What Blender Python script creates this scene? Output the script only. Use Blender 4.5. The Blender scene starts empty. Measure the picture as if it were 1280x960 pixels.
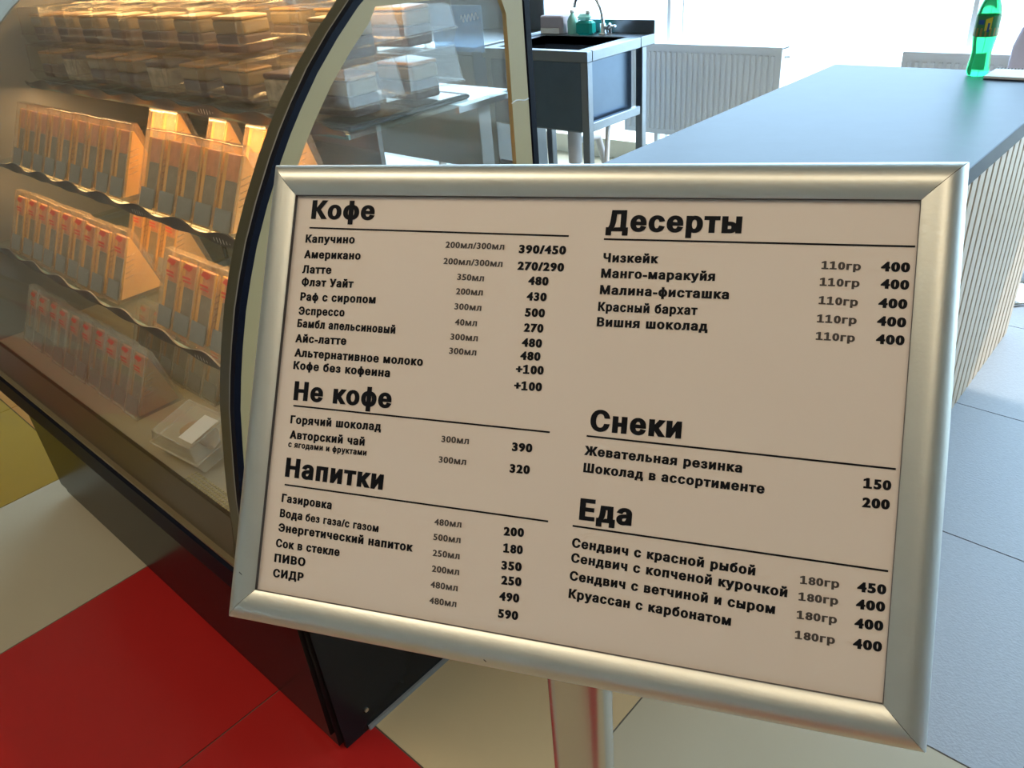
import bpy, math, random
from mathutils import Vector, Matrix
random.seed(7)
C = bpy.context.scene.collection
SC = bpy.context.scene
PI = math.pi

# ---------------------------------------------------------------- camera
cam_d = bpy.data.cameras.new('camera')
cam_d.sensor_fit = 'HORIZONTAL'
cam_d.sensor_width = 36.0
cam_d.lens = 975.91 / 1280 * 36
cam_d.clip_start = 0.02
cam = bpy.data.objects.new('camera', cam_d)
C.objects.link(cam)
R3 = Matrix(((0.74231222, -0.29073895, 0.6036915),
             (0.66531273, 0.4268044, -0.61253324),
             (-0.07957091, 0.85633455, 0.51025445)))
cam.matrix_world = Matrix.Translation((0, 0, 1.36)) @ R3.to_4x4()
SC.camera = cam

# ---------------------------------------------------------------- sky, sun, lamps, exposure
SC.view_settings.view_transform = 'Standard'
SC.view_settings.look = 'None'
SC.view_settings.gamma = 1
SC.view_settings.exposure = 0.0
SC.view_settings.use_curve_mapping = False
SC.cycles.transparent_max_bounces = 48
SC.cycles.max_bounces = 10
SC.cycles.sample_clamp_indirect = 6

world = bpy.data.worlds.new('daylight')
SC.world = world
world.use_nodes = True
bg = world.node_tree.nodes['Background']
bg.inputs['Color'].default_value = (0.52, 0.77, 1.0, 1)
bg.inputs['Strength'].default_value = 8.0

sun_d = bpy.data.lights.new('sun', 'SUN')
sun_d.energy = 3.5
sun_d.angle = 0.01
sun_d.color = (1.0, 0.95, 0.86)
sun = bpy.data.objects.new('sun', sun_d)
C.objects.link(sun)
sun.rotation_euler = Vector((-0.75, -0.62, -1.0)).to_track_quat('-Z', 'Y').to_euler()


def ceiling_lamp_light(name, loc, sx, sy, power, col):
    d = bpy.data.lights.new(name, 'AREA')
    d.shape = 'RECTANGLE'
    d.size, d.size_y = sx, sy
    d.energy = power
    d.color = col
    o = bpy.data.objects.new(name, d)
    C.objects.link(o)
    o.location = loc
    return o


CEIL = 3.2
LAMPS = [(-0.9, -0.55, 1.2, 0.3, 19), (0.9, -0.55, 1.2, 0.3, 15), (-2.6, -0.9, 1.2, 0.3, 15)]
for x, y, sx, sy, p in LAMPS:
    ceiling_lamp_light('ceiling_lamp_light', (x, y, CEIL - 0.135), sx, sy, p, (1.0, 0.83, 0.58))


# ---------------------------------------------------------------- helpers
def mat(name, col=(0.8, 0.8, 0.8), rough=0.5, metal=0.0, var=0.0, vscale=8.0, bump=0.0, bscale=60.0,
        coat=0.0, trans=0.0, emit=None, estr=0.0, spec=0.5, ior=1.45):
    m = bpy.data.materials.new(name)
    m.use_nodes = True
    nt = m.node_tree
    b = nt.nodes['Principled BSDF']
    b.inputs['Base Color'].default_value = (*col, 1)
    b.inputs['Roughness'].default_value = rough
    b.inputs['Metallic'].default_value = metal
    b.inputs['Coat Weight'].default_value = coat
    b.inputs['Transmission Weight'].default_value = trans
    b.inputs['Specular IOR Level'].default_value = spec
    b.inputs['IOR'].default_value = ior
    if emit:
        b.inputs['Emission Color'].default_value = (*emit, 1)
        b.inputs['Emission Strength'].default_value = estr
    tc = nt.nodes.new('ShaderNodeTexCoord')
    if var > 0:
        n = nt.nodes.new('ShaderNodeTexNoise')
        n.inputs['Scale'].default_value = vscale
        n.inputs['Detail'].default_value = 4
        nt.links.new(tc.outputs['Object'], n.inputs['Vector'])
        r = nt.nodes.new('ShaderNodeMix')
        r.data_type = 'RGBA'
        r.inputs[6].default_value = (*[c * (1 - var) for c in col], 1)
        r.inputs[7].default_value = (*[min(1, c * (1 + var)) for c in col], 1)
        nt.links.new(n.outputs['Fac'], r.inputs[0])
        nt.links.new(r.outputs[2], b.inputs['Base Color'])
    if bump > 0:
        n2 = nt.nodes.new('ShaderNodeTexNoise')
        n2.inputs['Scale'].default_value = bscale
        n2.inputs['Detail'].default_value = 3
        nt.links.new(tc.outputs['Object'], n2.inputs['Vector'])
        bp = nt.nodes.new('ShaderNodeBump')
        bp.inputs['Strength'].default_value = bump
        bp.inputs['Distance'].default_value = 0.002
        nt.links.new(n2.outputs['Fac'], bp.inputs['Height'])
        nt.links.new(bp.outputs['Normal'], b.inputs['Normal'])
    return m


def glassmat(name, tint=(1, 1, 1), haze=0.0, hazecol=(0.8, 0.8, 0.8), refl=1.0, rough=0.02, f0=0.04):
    """thin clear sheet: straight-through light, Fresnel reflection, an optional diffuse film of haze"""
    m = bpy.data.materials.new(name)
    m.use_nodes = True
    nt = m.node_tree
    nt.nodes.clear()
    out = nt.nodes.new('ShaderNodeOutputMaterial')
    tr = nt.nodes.new('ShaderNodeBsdfTransparent')
    tr.inputs['Color'].default_value = (*tint, 1)
    gl = nt.nodes.new('ShaderNodeBsdfGlossy')
    gl.inputs['Roughness'].default_value = rough
    lw = nt.nodes.new('ShaderNodeLayerWeight')
    lw.inputs['Blend'].default_value = 0.5
    pw = nt.nodes.new('ShaderNodeMath'); pw.operation = 'POWER'; pw.inputs[1].default_value = 5
    nt.links.new(lw.outputs['Facing'], pw.inputs[0])
    ml = nt.nodes.new('ShaderNodeMath'); ml.operation = 'MULTIPLY_ADD'
    ml.inputs[1].default_value = (1 - f0) * refl; ml.inputs[2].default_value = f0 * refl
    nt.links.new(pw.outputs[0], ml.inputs[0])
    base = tr.outputs[0]
    if haze > 0:
        df = nt.nodes.new('ShaderNodeBsdfDiffuse')
        df.inputs['Color'].default_value = (*hazecol, 1)
        mh = nt.nodes.new('ShaderNodeMixShader')
        mh.inputs[0].default_value = haze
        nt.links.new(tr.outputs[0], mh.inputs[1]); nt.links.new(df.outputs[0], mh.inputs[2])
        base = mh.outputs[0]
    mx = nt.nodes.new('ShaderNodeMixShader')
    nt.links.new(ml.outputs[0], mx.inputs[0])
    nt.links.new(base, mx.inputs[1]); nt.links.new(gl.outputs[0], mx.inputs[2])
    nt.links.new(mx.outputs[0], out.inputs['Surface'])
    return m


ORI = {}


def wl(o):
    return ORI.get(o.name, Vector((0, 0, 0)))


class MB:
    """collects shapes given in world coordinates and links them as ONE mesh object"""
    def __init__(s):
        s.v = []; s.f = []; s.mi = []; s.sm = []

    def add(s, vs, fs, mi=0, smooth=False):
        n = len(s.v)
        s.v += [tuple(p) for p in vs]
        for f in fs:
            s.f.append([i + n for i in f]); s.mi.append(mi); s.sm.append(smooth)
        return s

    def box(s, a, b, mi=0):
        x0, x1 = sorted((a[0], b[0])); y0, y1 = sorted((a[1], b[1])); z0, z1 = sorted((a[2], b[2]))
        return s.add([(x0, y0, z0), (x1, y0, z0), (x1, y1, z0), (x0, y1, z0), (x0, y0, z1), (x1, y0, z1), (x1, y1, z1), (x0, y1, z1)],
                     [(0, 3, 2, 1), (4, 5, 6, 7), (0, 1, 5, 4), (1, 2, 6, 5), (2, 3, 7, 6), (3, 0, 4, 7)], mi)

    def bbox(s, a, b, r=0.004, mi=0):
        """box with chamfered edges along all sides"""
        x0, x1 = sorted((a[0], b[0])); y0, y1 = sorted((a[1], b[1])); z0, z1 = sorted((a[2], b[2]))
        r = min(r, (x1 - x0) / 2.1, (y1 - y0) / 2.1, (z1 - z0) / 2.1)
        def ring(i, z):
            xa, xb, ya, yb = x0 + i, x1 - i, y0 + i, y1 - i
            return [(xa + r, ya, z), (xb - r, ya, z), (xb, ya + r, z), (xb, yb - r, z), (xb - r, yb, z), (xa + r, yb, z), (xa, yb - r, z), (xa, ya + r, z)]
        rings = [ring(r, z0), ring(0, z0 + r), ring(0, z1 - r), ring(r, z1)]
        vs = sum(rings, [])
        fs = [tuple(range(7, -1, -1)), tuple(range(24, 32))]
        for k in range(3):
            for i in range(8):
                j = (i + 1) % 8
                fs.append((k * 8 + i, k * 8 + j, k * 8 + 8 + j, k * 8 + 8 + i))
        return s.add(vs, fs, mi)

    def prism(s, prof, x0, x1, mi=0, smooth=False):
        """closed (y, z) profile extruded along x"""
        n = len(prof)
        vs = [(x0, p[0], p[1]) for p in prof] + [(x1, p[0], p[1]) for p in prof]
        s.add(vs, [tuple(range(n))[::-1], tuple(range(n, 2 * n))], mi)
        return s.add(vs, [(i, (i + 1) % n, n + (i + 1) % n, n + i) for i in range(n)], mi, smooth)

    def strip(s, p0, p1, mi=0, smooth=True):
        """quads between two equally long polylines"""
        n = len(p0)
        return s.add(list(p0) + list(p1), [(i, i + 1, n + i + 1, n + i) for i in range(n - 1)], mi, smooth)

    def tube(s, path, rad, seg=10, mi=0, cap=True):
        path = [Vector(p) for p in path]
        n = len(path)
        rr = rad if isinstance(rad, (list, tuple)) else [rad] * n
        up = Vector((0, 0, 1)); vs = []
        prev = None
        for i, p in enumerate(path):
            t = (path[min(i + 1, n - 1)] - path[max(i - 1, 0)]).normalized()
            if prev is None:
                a = t.cross(up)
                if a.length < 1e-3: a = t.cross(Vector((1, 0, 0)))
                a.normalize()
            else:
                a = (prev - t * prev.dot(t)).normalized()
            prev = a
            b = t.cross(a)
            for k in range(seg):
                w = 2 * PI * k / seg
                vs.append(p + (a * math.cos(w) + b * math.sin(w)) * rr[i])
        fs = []
        for i in range(n - 1):
            for k in range(seg):
                k2 = (k + 1) % seg
                fs.append((i * seg + k, i * seg + k2, (i + 1) * seg + k2, (i + 1) * seg + k))
        s.add(vs, fs, mi, True)
        if cap:
            s.add(vs[:seg], [tuple(range(seg))[::-1]], mi); s.add(vs[-seg:], [tuple(range(seg))], mi)
        return s

    def lathe(s, c, prof, seg=28, mi=0, smooth=True):
        """(r, z) profile turned round a vertical axis at c"""
        vs = []
        for r, z in prof:
            for k in range(seg):
                w = 2 * PI * k / seg
                vs.append((c[0] + r * math.cos(w), c[1] + r * math.sin(w), c[2] + z))
        fs = []
        for i in range(len(prof) - 1):
            for k in range(seg):
                k2 = (k + 1) % seg
                fs.append((i * seg + k, i * seg + k2, (i + 1) * seg + k2, (i + 1) * seg + k))
        s.add(vs, fs, mi, smooth)
        return s

    def xf(s, M):
        s.v = [tuple(M @ Vector(p)) for p in s.v]
        return s

    def build(s, name, m, parent=None, bevel=0.0):
        me = bpy.data.meshes.new(name)
        o = wl(parent) if parent else Vector((0, 0, 0))
        me.from_pydata([(p[0] - o[0], p[1] - o[1], p[2] - o[2]) for p in s.v], [], s.f)
        for mm in (m if isinstance(m, (list, tuple)) else [m]):
            me.materials.append(mm)
        for p, i, q in zip(me.polygons, s.mi, s.sm):
            p.material_index = i; p.use_smooth = q
        me.update()
        ob = bpy.data.objects.new(name, me)
        C.objects.link(ob)
        if parent:
            ob.parent = parent
        ORI[ob.name] = o.copy()
        if bevel > 0:
            b = ob.modifiers.new('bevel', 'BEVEL'); b.width = bevel; b.segments = 2; b.limit_method = 'ANGLE'
        return ob


def tag(o, label, cat, group=None):
    o['label'] = label; o['category'] = cat
    if group: o['group'] = group
    return o


def thing(name, loc, label, cat, group=None):
    o = bpy.data.objects.new(name, None)
    o.empty_display_size = 0.05
    C.objects.link(o)
    o.location = loc
    ORI[o.name] = Vector(loc)
    return tag(o, label, cat, group)


def struct(o):
    o['kind'] = 'structure'
    return o


def dup(root, loc, label, rotz=0.0):
    """a copy of a thing with copies of its parts and sub-parts"""
    r = root.copy(); C.objects.link(r); r.location = loc; r.rotation_euler = (0, 0, rotz)
    r['label'] = label
    for ch in root.children:
        c = ch.copy(); C.objects.link(c); c.parent = r
        for g in ch.children:
            d = g.copy(); C.objects.link(d); d.parent = c
    return r


ORD = ['', 'first', 'second', 'third', 'fourth', 'fifth', 'sixth', 'seventh', 'eighth', 'ninth', 'tenth', 'eleventh', 'twelfth',
       'thirteenth', 'fourteenth', 'fifteenth', 'sixteenth', 'seventeenth', 'eighteenth', 'nineteenth', 'twentieth',
       'twenty-first', 'twenty-second', 'twenty-third', 'twenty-fourth', 'twenty-fifth', 'twenty-sixth', 'twenty-seventh',
       'twenty-eighth', 'twenty-ninth', 'thirtieth', 'thirty-first', 'thirty-second']

# ---------------------------------------------------------------- materials
M = {}
M['grout'] = mat('grout', (0.12, 0.11, 0.09), 0.9, var=0.2)
M['tile_red'] = mat('tile_red', (0.42, 0.016, 0.014), 0.28, var=0.10, vscale=3, bump=0.05)
M['tile_white'] = mat('tile_white', (0.48, 0.42, 0.30), 0.35, var=0.06, vscale=3, bump=0.05)
M['tile_cream'] = mat('tile_cream', (0.58, 0.43, 0.24), 0.35, var=0.08, vscale=3, bump=0.05)
M['tile_yellow'] = mat('tile_yellow', (0.34, 0.205, 0.02), 0.35, var=0.10, vscale=3, bump=0.05)
M['tile_orange'] = mat('tile_orange', (0.45, 0.20, 0.04), 0.35, var=0.10, vscale=3, bump=0.05)
M['tile_grey'] = mat('tile_grey', (0.35, 0.37, 0.405), 0.42, var=0.12, vscale=90, bump=0.35, bscale=180)
M['wall'] = mat('wall_paint', (0.30, 0.27, 0.22), 0.8, var=0.03, bump=0.05)
M['ceiling'] = mat('ceiling_paint', (0.36, 0.33, 0.28), 0.8, var=0.03)
M['slat_ceiling'] = mat('ceiling_slats', (0.46, 0.43, 0.37), 0.6, var=0.03)
M['pavement'] = mat('pavement', (0.70, 0.66, 0.56), 0.9, var=0.15, vscale=4)
M['frame_white'] = mat('white_window_frame', (0.80, 0.82, 0.84), 0.45, var=0.02)
M['plinth'] = mat('beige_plinth', (0.80, 0.73, 0.56), 0.6, var=0.05)
M['frame_rail'] = mat('window_bottom_rail', (0.16, 0.17, 0.18), 0.5, var=0.05)
M['pane'] = glassmat('window_glass', (0.98, 0.99, 1.0))
M['alu'] = mat('brushed_aluminium', (0.64, 0.64, 0.595), 0.44, 1.0, var=0.05, vscale=40, bump=0.04, bscale=400)
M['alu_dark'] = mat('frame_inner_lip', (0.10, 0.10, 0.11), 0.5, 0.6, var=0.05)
M['paper'] = mat('menu_paper', (0.70, 0.615, 0.565), 0.55, var=0.02, vscale=6, coat=0.10, bump=0.05, bscale=8)
M['ink'] = mat('black_ink', (0.008, 0.009, 0.013), 0.6, var=0.1, spec=0.1)
M['ink_grey'] = mat('grey_ink', (0.075, 0.065, 0.065), 0.6, var=0.1, spec=0.1)
M['steel'] = mat('stainless_steel', (0.25, 0.28, 0.32), 0.33, 1.0, var=0.06, vscale=20, bump=0.03, bscale=200)
M['steel_pole'] = mat('painted_post', (0.52, 0.51, 0.49), 0.22, 0.85, var=0.03)
M['black'] = mat('black_body_panel', (0.010, 0.011, 0.012), 0.24, var=0.2, spec=0.17)
M['navy'] = mat('dark_navy_trim', (0.0025, 0.0035, 0.010), 0.5, var=0.2, spec=0.12)
M['screw'] = mat('screw_head', (0.6, 0.6, 0.58), 0.3, 1.0, var=0.05)
M['beige'] = mat('beige_frame_paint', (0.40, 0.305, 0.14), 0.5, var=0.06, vscale=10, bump=0.03)
M['olive'] = mat('olive_border_print', (0.060, 0.052, 0.026), 0.28, var=0.12, vscale=10)
M['brown'] = mat('brown_border', (0.075, 0.052, 0.028), 0.3, var=0.15, vscale=10)
M['brown_light'] = mat('brass_line', (0.26, 0.20, 0.11), 0.35, 0.5, var=0.1)
M['case_glass'] = glassmat('case_glass', (0.985, 0.985, 0.97), haze=0.022, hazecol=(0.9, 0.78, 0.58), refl=0.42)
M['shelf_glass'] = glassmat('shelf_glass', (0.93, 0.97, 0.96), haze=0.05, hazecol=(0.6, 0.75, 0.75))
M['shelf_edge'] = mat('green_glass_edge', (0.16, 0.30, 0.29), 0.2, var=0.05)
M['rail'] = mat('dark_price_rail', (0.035, 0.035, 0.036), 0.35, var=0.15)
M['rail_mark'] = mat('white_mark', (0.75, 0.75, 0.72), 0.5, var=0.03)
M['deck'] = mat('grey_deck', (0.30, 0.26, 0.19), 0.45, 0.0, var=0.06)
M['deck_edge'] = mat('olive_deck_edge', (0.34, 0.29, 0.14), 0.4, var=0.08)
M['back_grey'] = mat('grey_back_panel', (0.22, 0.215, 0.20), 0.5, var=0.06)
M['tray'] = mat('dark_slate_tray', (0.040, 0.055, 0.065), 0.4, var=0.1)
M['plastic'] = glassmat('clear_plastic', (0.96, 0.96, 0.95), haze=0.04, hazecol=(0.95, 0.82, 0.64), rough=0.08, refl=1.2)
M['plastic_box'] = glassmat('sandwich_box_plastic', (0.96, 0.95, 0.93), haze=0.12, hazecol=(0.92, 0.70, 0.44), rough=0.10, refl=1.1)
M['apron'] = mat('steel_with_painted_shade', (0.11, 0.15, 0.21), 0.30, 0.9, var=0.10, vscale=12)  # same steel as the sink, its dark reflection put into the colour
M['plastic_pale'] = glassmat('cloudy_plastic', (0.95, 0.95, 0.93), haze=0.20, hazecol=(0.85, 0.80, 0.70), rough=0.10, refl=1.2)
M['bread'] = mat('bread', (0.80, 0.43, 0.12), 0.8, var=0.18, vscale=40, bump=0.4, bscale=150)
M['bread_crust'] = mat('brown_bread', (0.42, 0.24, 0.10), 0.8, var=0.25, vscale=30, bump=0.4, bscale=150)
M['filling_dark'] = mat('dark_filling', (0.22, 0.20, 0.165), 0.6, var=0.5, vscale=45)
M['filling_salmon'] = mat('salmon_filling', (0.66, 0.27, 0.13), 0.5, var=0.35, vscale=60)
M['sticker'] = mat('grey_sticker', (0.25, 0.245, 0.22), 0.5, var=0.10, vscale=60)
M['sticker_white'] = mat('white_sticker', (0.72, 0.70, 0.66), 0.5, var=0.04)
M['print_red'] = mat('red_print', (0.62, 0.08, 0.04), 0.5, var=0.1)
M['cake_cream'] = mat('pale_cake', (0.20, 0.155, 0.095), 0.7, var=0.15, vscale=40, bump=0.2)
M['cake_base'] = mat('berry_cake_layer', (0.060, 0.040, 0.055), 0.6, var=0.4, vscale=40)
M['cake_top'] = mat('orange_glaze', (0.40, 0.23, 0.09), 0.3, var=0.15, vscale=20)
M['cake_speck'] = mat('speckled_cake', (0.30, 0.26, 0.20), 0.7, var=0.85, vscale=60)
M['counter_top'] = mat('dark_blue_laminate', (0.060, 0.085, 0.12), 0.41, spec=0.22, var=0.10, vscale=14, bump=0.06, bscale=40)
M['counter_edge'] = mat('dark_blue_edge', (0.020, 0.030, 0.046), 0.5, var=0.1, spec=0.15)
M['counter_body'] = mat('counter_carcass', (0.008, 0.008, 0.009), 0.7, var=0.1, spec=0.1)
M['slat'] = mat('beige_slat', (0.56, 0.43, 0.30), 0.5, var=0.05, vscale=5)
M['radiator'] = mat('radiator_enamel', (0.74, 0.77, 0.83), 0.35, var=0.02)
M['pipe'] = mat('grey_plastic_pipe', (0.50, 0.50, 0.52), 0.4, var=0.03)
M['pipe_white'] = mat('white_plastic_pipe', (0.78, 0.78, 0.78), 0.4, var=0.03)
M['teal'] = mat('teal_soap', (0.02, 0.50, 0.45), 0.25, var=0.08, trans=0.35)
M['teal_pale'] = mat('pale_green_plastic', (0.35, 0.72, 0.62), 0.3, var=0.05, trans=0.3)
M['green'] = mat('green_bottle_plastic', (0.05, 0.80, 0.28), 0.12, var=0.03, trans=0.75, ior=1.25)
M['green_label'] = mat('green_label', (0.03, 0.20, 0.06), 0.4, var=0.05)
M['label_yellow'] = mat('yellow_print', (0.65, 0.55, 0.04), 0.4, var=0.05)
M['label_orange'] = mat('orange_print', (0.30, 0.22, 0.05), 0.4, var=0.15)
M['label_blue'] = mat('blue_print', (0.01, 0.08, 0.30), 0.4, var=0.05)
M['cap'] = mat('green_cap', (0.05, 0.45, 0.15), 0.4, var=0.03)
M['page'] = mat('paper_page', (0.82, 0.82, 0.80), 0.7, var=0.02)
M['cover'] = mat('dark_notebook_cover', (0.05, 0.06, 0.09), 0.5, var=0.1)
M['wire'] = mat('black_wire', (0.02, 0.02, 0.02), 0.4, var=0.1)
M['lavender'] = mat('lavender_cloth', (0.60, 0.55, 0.72), 0.85, var=0.06, vscale=20, bump=0.2)
M['lav_grey'] = mat('lavender_grey_paper', (0.42, 0.39, 0.44), 0.8, var=0.05)
M['cardboard'] = mat('brown_cardboard', (0.36, 0.17, 0.08), 0.8, var=0.08)
M['dark'] = mat('dark_plastic', (0.02, 0.022, 0.026), 0.4, var=0.1)
M['sheet_blue'] = glassmat('pale_blue_film', (0.70, 0.86, 1.0), haze=0.45, hazecol=(0.45, 0.62, 0.78))
M['chrome'] = mat('chrome', (0.75, 0.76, 0.78), 0.08, 1.0, var=0.02)
M['lamp_body'] = mat('lamp_housing', (0.8, 0.8, 0.78), 0.4, var=0.02)
M['tube_glow'] = mat('warm_tube', (1, 0.8, 0.5), 0.5, emit=(1.0, 0.62, 0.25), estr=5.0)

# ---------------------------------------------------------------- room shell
# floor: one slab of square tiles; coloured tiles in the hall, blue-grey ones behind y = 1.10
XJ, YJ, TP = -0.570, 1.102, 0.607
fl = MB()
fl.box((-7, -3.5, -0.06), (4, 4.15, -0.002), 0)
tmats = [M['grout'], M['tile_red'], M['tile_white'], M['tile_cream'], M['tile_yellow'], M['tile_orange'], M['tile_grey']]
fixed = {(0, -1): 1, (1, -1): 1, (2, -1): 2, (3, -1): 4, (4, -1): 4, (0, 0): 3, (-1, 0): 2, (-1, -1): 2, (3, 0): 5, (4, 0): 5, (5, -1): 2, (4, -2): 1,
         (2, -2): 2, (1, -2): 1, (0, -2): 2, (3, -2): 4, (2, 0): 2, (1, 0): 1}
for i in range(-8, 11):
    for j in range(-8, 6):
        xa, xb = XJ - TP * (i + 1), XJ - TP * i
        if j >= 1:
            ya, yb = YJ + 0.607 * (j - 1), YJ + 0.607 * j
        else:
            ya, yb = YJ + 0.62 * (j - 1), YJ + 0.62 * j
        xa, xb, ya, yb = max(xa, -7), min(xb, 4), max(ya, -3.5), min(yb, 4.15)
        if xb - xa < 0.02 or yb - ya < 0.02: continue
        mi = (6 if i <= 0 else 2) if j >= 1 else fixed.get((i, j), random.choice([1, 2, 4, 2, 3]))
        g = 0.0018
        fl.box((xa + g, ya + g, -0.004), (xb - g, yb - g, 0.0), mi)
struct(fl.build('floor', tmats))

struct(MB().box((-7.1, -3.6, 0), (-7.0, 4.15, CEIL)).build('wall_left', M['wall']))
struct(MB().box((4.0, -3.6, 0), (4.1, 4.15, CEIL)).build('wall_right', M['wall']))
struct(MB().box((-7.1, -3.7, 0), (4.1, -3.6, CEIL)).build('wall_front', M['wall']))
struct(MB().box((-7.1, -3.7, CEIL), (4.1, 4.4, CEIL + 0.08)).build('ceiling', M['ceiling']))
cs = MB()
for k in range(46):
    cs.box((-6.9, -3.5 + k * 0.16, CEIL - 0.10), (3.9, -3.44 + k * 0.16, CEIL - 0.002))
struct(cs.build('trim_1', M['slat_ceiling']))

# street outside, lit by the sun
struct(MB().box((-30, 4.4, -0.16), (22, 30, -0.10)).build('pavement', M['pavement']))

# glazed wall at y = 4.15: three wide windows with white mullions, a white rail and a dark foot rail
WY = 4.15
spans = [(-7.0, -4.65), (-4.65, -2.582), (-2.582, -1.025), (-1.025, 4.0)]
for n, (xa, xb) in enumerate(spans):
    w = MB()
    w.box((xa, WY, CEIL - 0.08), (xb, WY + 0.08, CEIL))
    win = struct(w.build('window_%d' % (n + 1), M['frame_white']))
    MB().box((xb - 0.021, WY, 0.116), (xb, WY + 0.06, CEIL - 0.08)).build('mullion', M['frame_white'], win)
    MB().box((xa, WY + 0.03, 0.116 if n else 0.0355), (xb - 0.0215, WY + 0.036, CEIL - 0.08)).build('pane', M['pane'], win)
    MB().box((xa, WY - (0.0 if n < 1 else 0.05), 0.0), (xb, WY + 0.07, 0.035 if n < 1 else 0.115)).build('foot_rail', M['frame_rail'] if n < 1 else M['plinth'], win)
win3 = bpy.data.objects['window_3']
MB().box((-2.508, WY + 0.005, 0.116), (-2.500, WY + 0.028, CEIL - 0.08)).build('thin_mullion', M['frame_white'], win3)

# ceiling lamps of the hall (behind the photographer)
for k, (x, y, sx, sy, p) in enumerate(LAMPS):
    l = thing('ceiling_lamp', (x, y, CEIL - 0.13), 'long white ceiling lamp over the hall, %s from the counter side' % ['second', 'nearest', 'farthest'][k], 'lamp', 'ceiling lamps over the hall')
    MB().box((x - sx / 2 - .02, y - sy / 2 - .02, CEIL - 0.128), (x + sx / 2 + .02, y + sy / 2 + .02, CEIL - 0.10)).build('housing', M['lamp_body'], l)

# ---------------------------------------------------------------- menu sign on its stand
P0 = Vector((-0.4891, 0.2991, 1.2009))
SU = Vector((0.90765627, 0.41964593, 0.00757496))
SV = Vector((0.24149727, -0.5074056, -0.82717508))
SN = Vector((0.34327708, -0.75261999, 0.56189323))


def sp(u, v, n=0.0):
    """millimetres on the menu sheet -> world"""
    return P0 + SU * (u / 1000) + SV * (v / 1000) + SN * (n / 1000)


sign = thing('menu_sign', (-0.222, 0.262, 0.0), 'silver-framed menu board in Russian on a grey post before the counter', 'sign')
W, H = 401.0, 279.6
LIP = (-2.4, -1.2, W + 0.3, H + 0.3)           # inner edge of the frame: left, top, right, bottom
OUT = (-23.7, -23.9, 424.8, 302.6)
inner = [(LIP[0], LIP[1]), (LIP[2], LIP[1]), (LIP[2], LIP[3]), (LIP[0], LIP[3])]
outer = [(OUT[0], OUT[1]), (OUT[2], OUT[1]), (OUT[2], OUT[3]), (OUT[0], OUT[3])]
prof = [(0.0, -11.0), (0.0, -1.0), (0.02, 0.2), (0.06, 1.6), (0.14, 3.6), (0.24, 5.2), (0.36, 6.3), (0.48, 6.7), (0.60, 6.5), (0.72, 5.9), (0.84, 5.0), (0.93, 4.0), (0.98, 3.4), (1.0, 3.0)]
for k in range(4):
    a0, a1 = outer[k], outer[(k + 1) % 4]
    b0, b1 = inner[k], inner[(k + 1) % 4]
    pa = [sp(a0[0] + (b0[0] - a0[0]) * t, a0[1] + (b0[1] - a0[1]) * t, n) for t, n in prof]
    pb = [sp(a1[0] + (b1[0] - a1[0]) * t, a1[1] + (b1[1] - a1[1]) * t, n) for t, n in prof]
    # a hair of mitre gap
    d = (pb[0] - pa[0]).normalized() * 0.00022
    pa = [p + d for p in pa]; pb = [p - d for p in pb]
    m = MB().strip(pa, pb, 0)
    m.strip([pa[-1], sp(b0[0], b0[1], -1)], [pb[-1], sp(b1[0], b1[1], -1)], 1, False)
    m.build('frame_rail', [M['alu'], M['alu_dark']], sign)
bk = MB()
bk.add([sp(u, v, n) for n in (-12.0, -9.0) for u, v in ((OUT[0] + .5, OUT[1] + .5), (OUT[2] - .5, OUT[1] + .5), (OUT[2] - .5, OUT[3] - .5), (OUT[0] + .5, OUT[3] - .5))],
       [(0, 1, 2, 3), (7, 6, 5, 4), (0, 4, 5, 1), (1, 5, 6, 2), (2, 6, 7, 3), (3, 7, 4, 0)])
bk.build('back_board', M['steel_pole'], sign)
# mitre line shadow is the real gap; small scratch marks and a clip mark on the rails
for u, v, l in ((171, 295.5, 1.9), (-14, 268, 2.6)):
    sc_ = MB(); sc_.add([sp(u, v, 6.9), sp(u + l, v + l * .6, 6.9), sp(u + l, v + l * .6 + .7, 6.9), sp(u, v + .8, 6.9)], [(0, 3, 2, 1)])
    sc_.build('scratch', M['alu_dark'], sign)

NG = 24
pv, pf = [], []
for j in range(NG + 1):
    for i in range(NG + 1):
        u, v = -6 + (W + 12) * i / NG, -6 + (H + 12) * j / NG
        # a small pinch where the sheet is nipped by the lower rail
        wv = -0.35 * math.exp(-((u - 58) / 5) ** 2) * max(0, (v - 240) / 40)
        pv.append(sp(u, v, wv)); 
for j in range(NG):
    for i in range(NG):
        a = j * (NG + 1) + i
        pf.append((a, a + NG + 1, a + NG + 2, a + 1))
poster = MB().add(pv, pf, 0, True)
poster.add([sp(u, v, -1.0) for u, v in ((-6, -6), (W + 6, -6), (W + 6, H + 6), (-6, H + 6))], [(0, 1, 2, 3)], 0)
poster = poster.build('menu_sheet', M['paper'], sign)

CAP = 0.729
from mathutils.geometry import interpolate_bezier, delaunay_2d_cdt
GL, ADV = {}, {}


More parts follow.
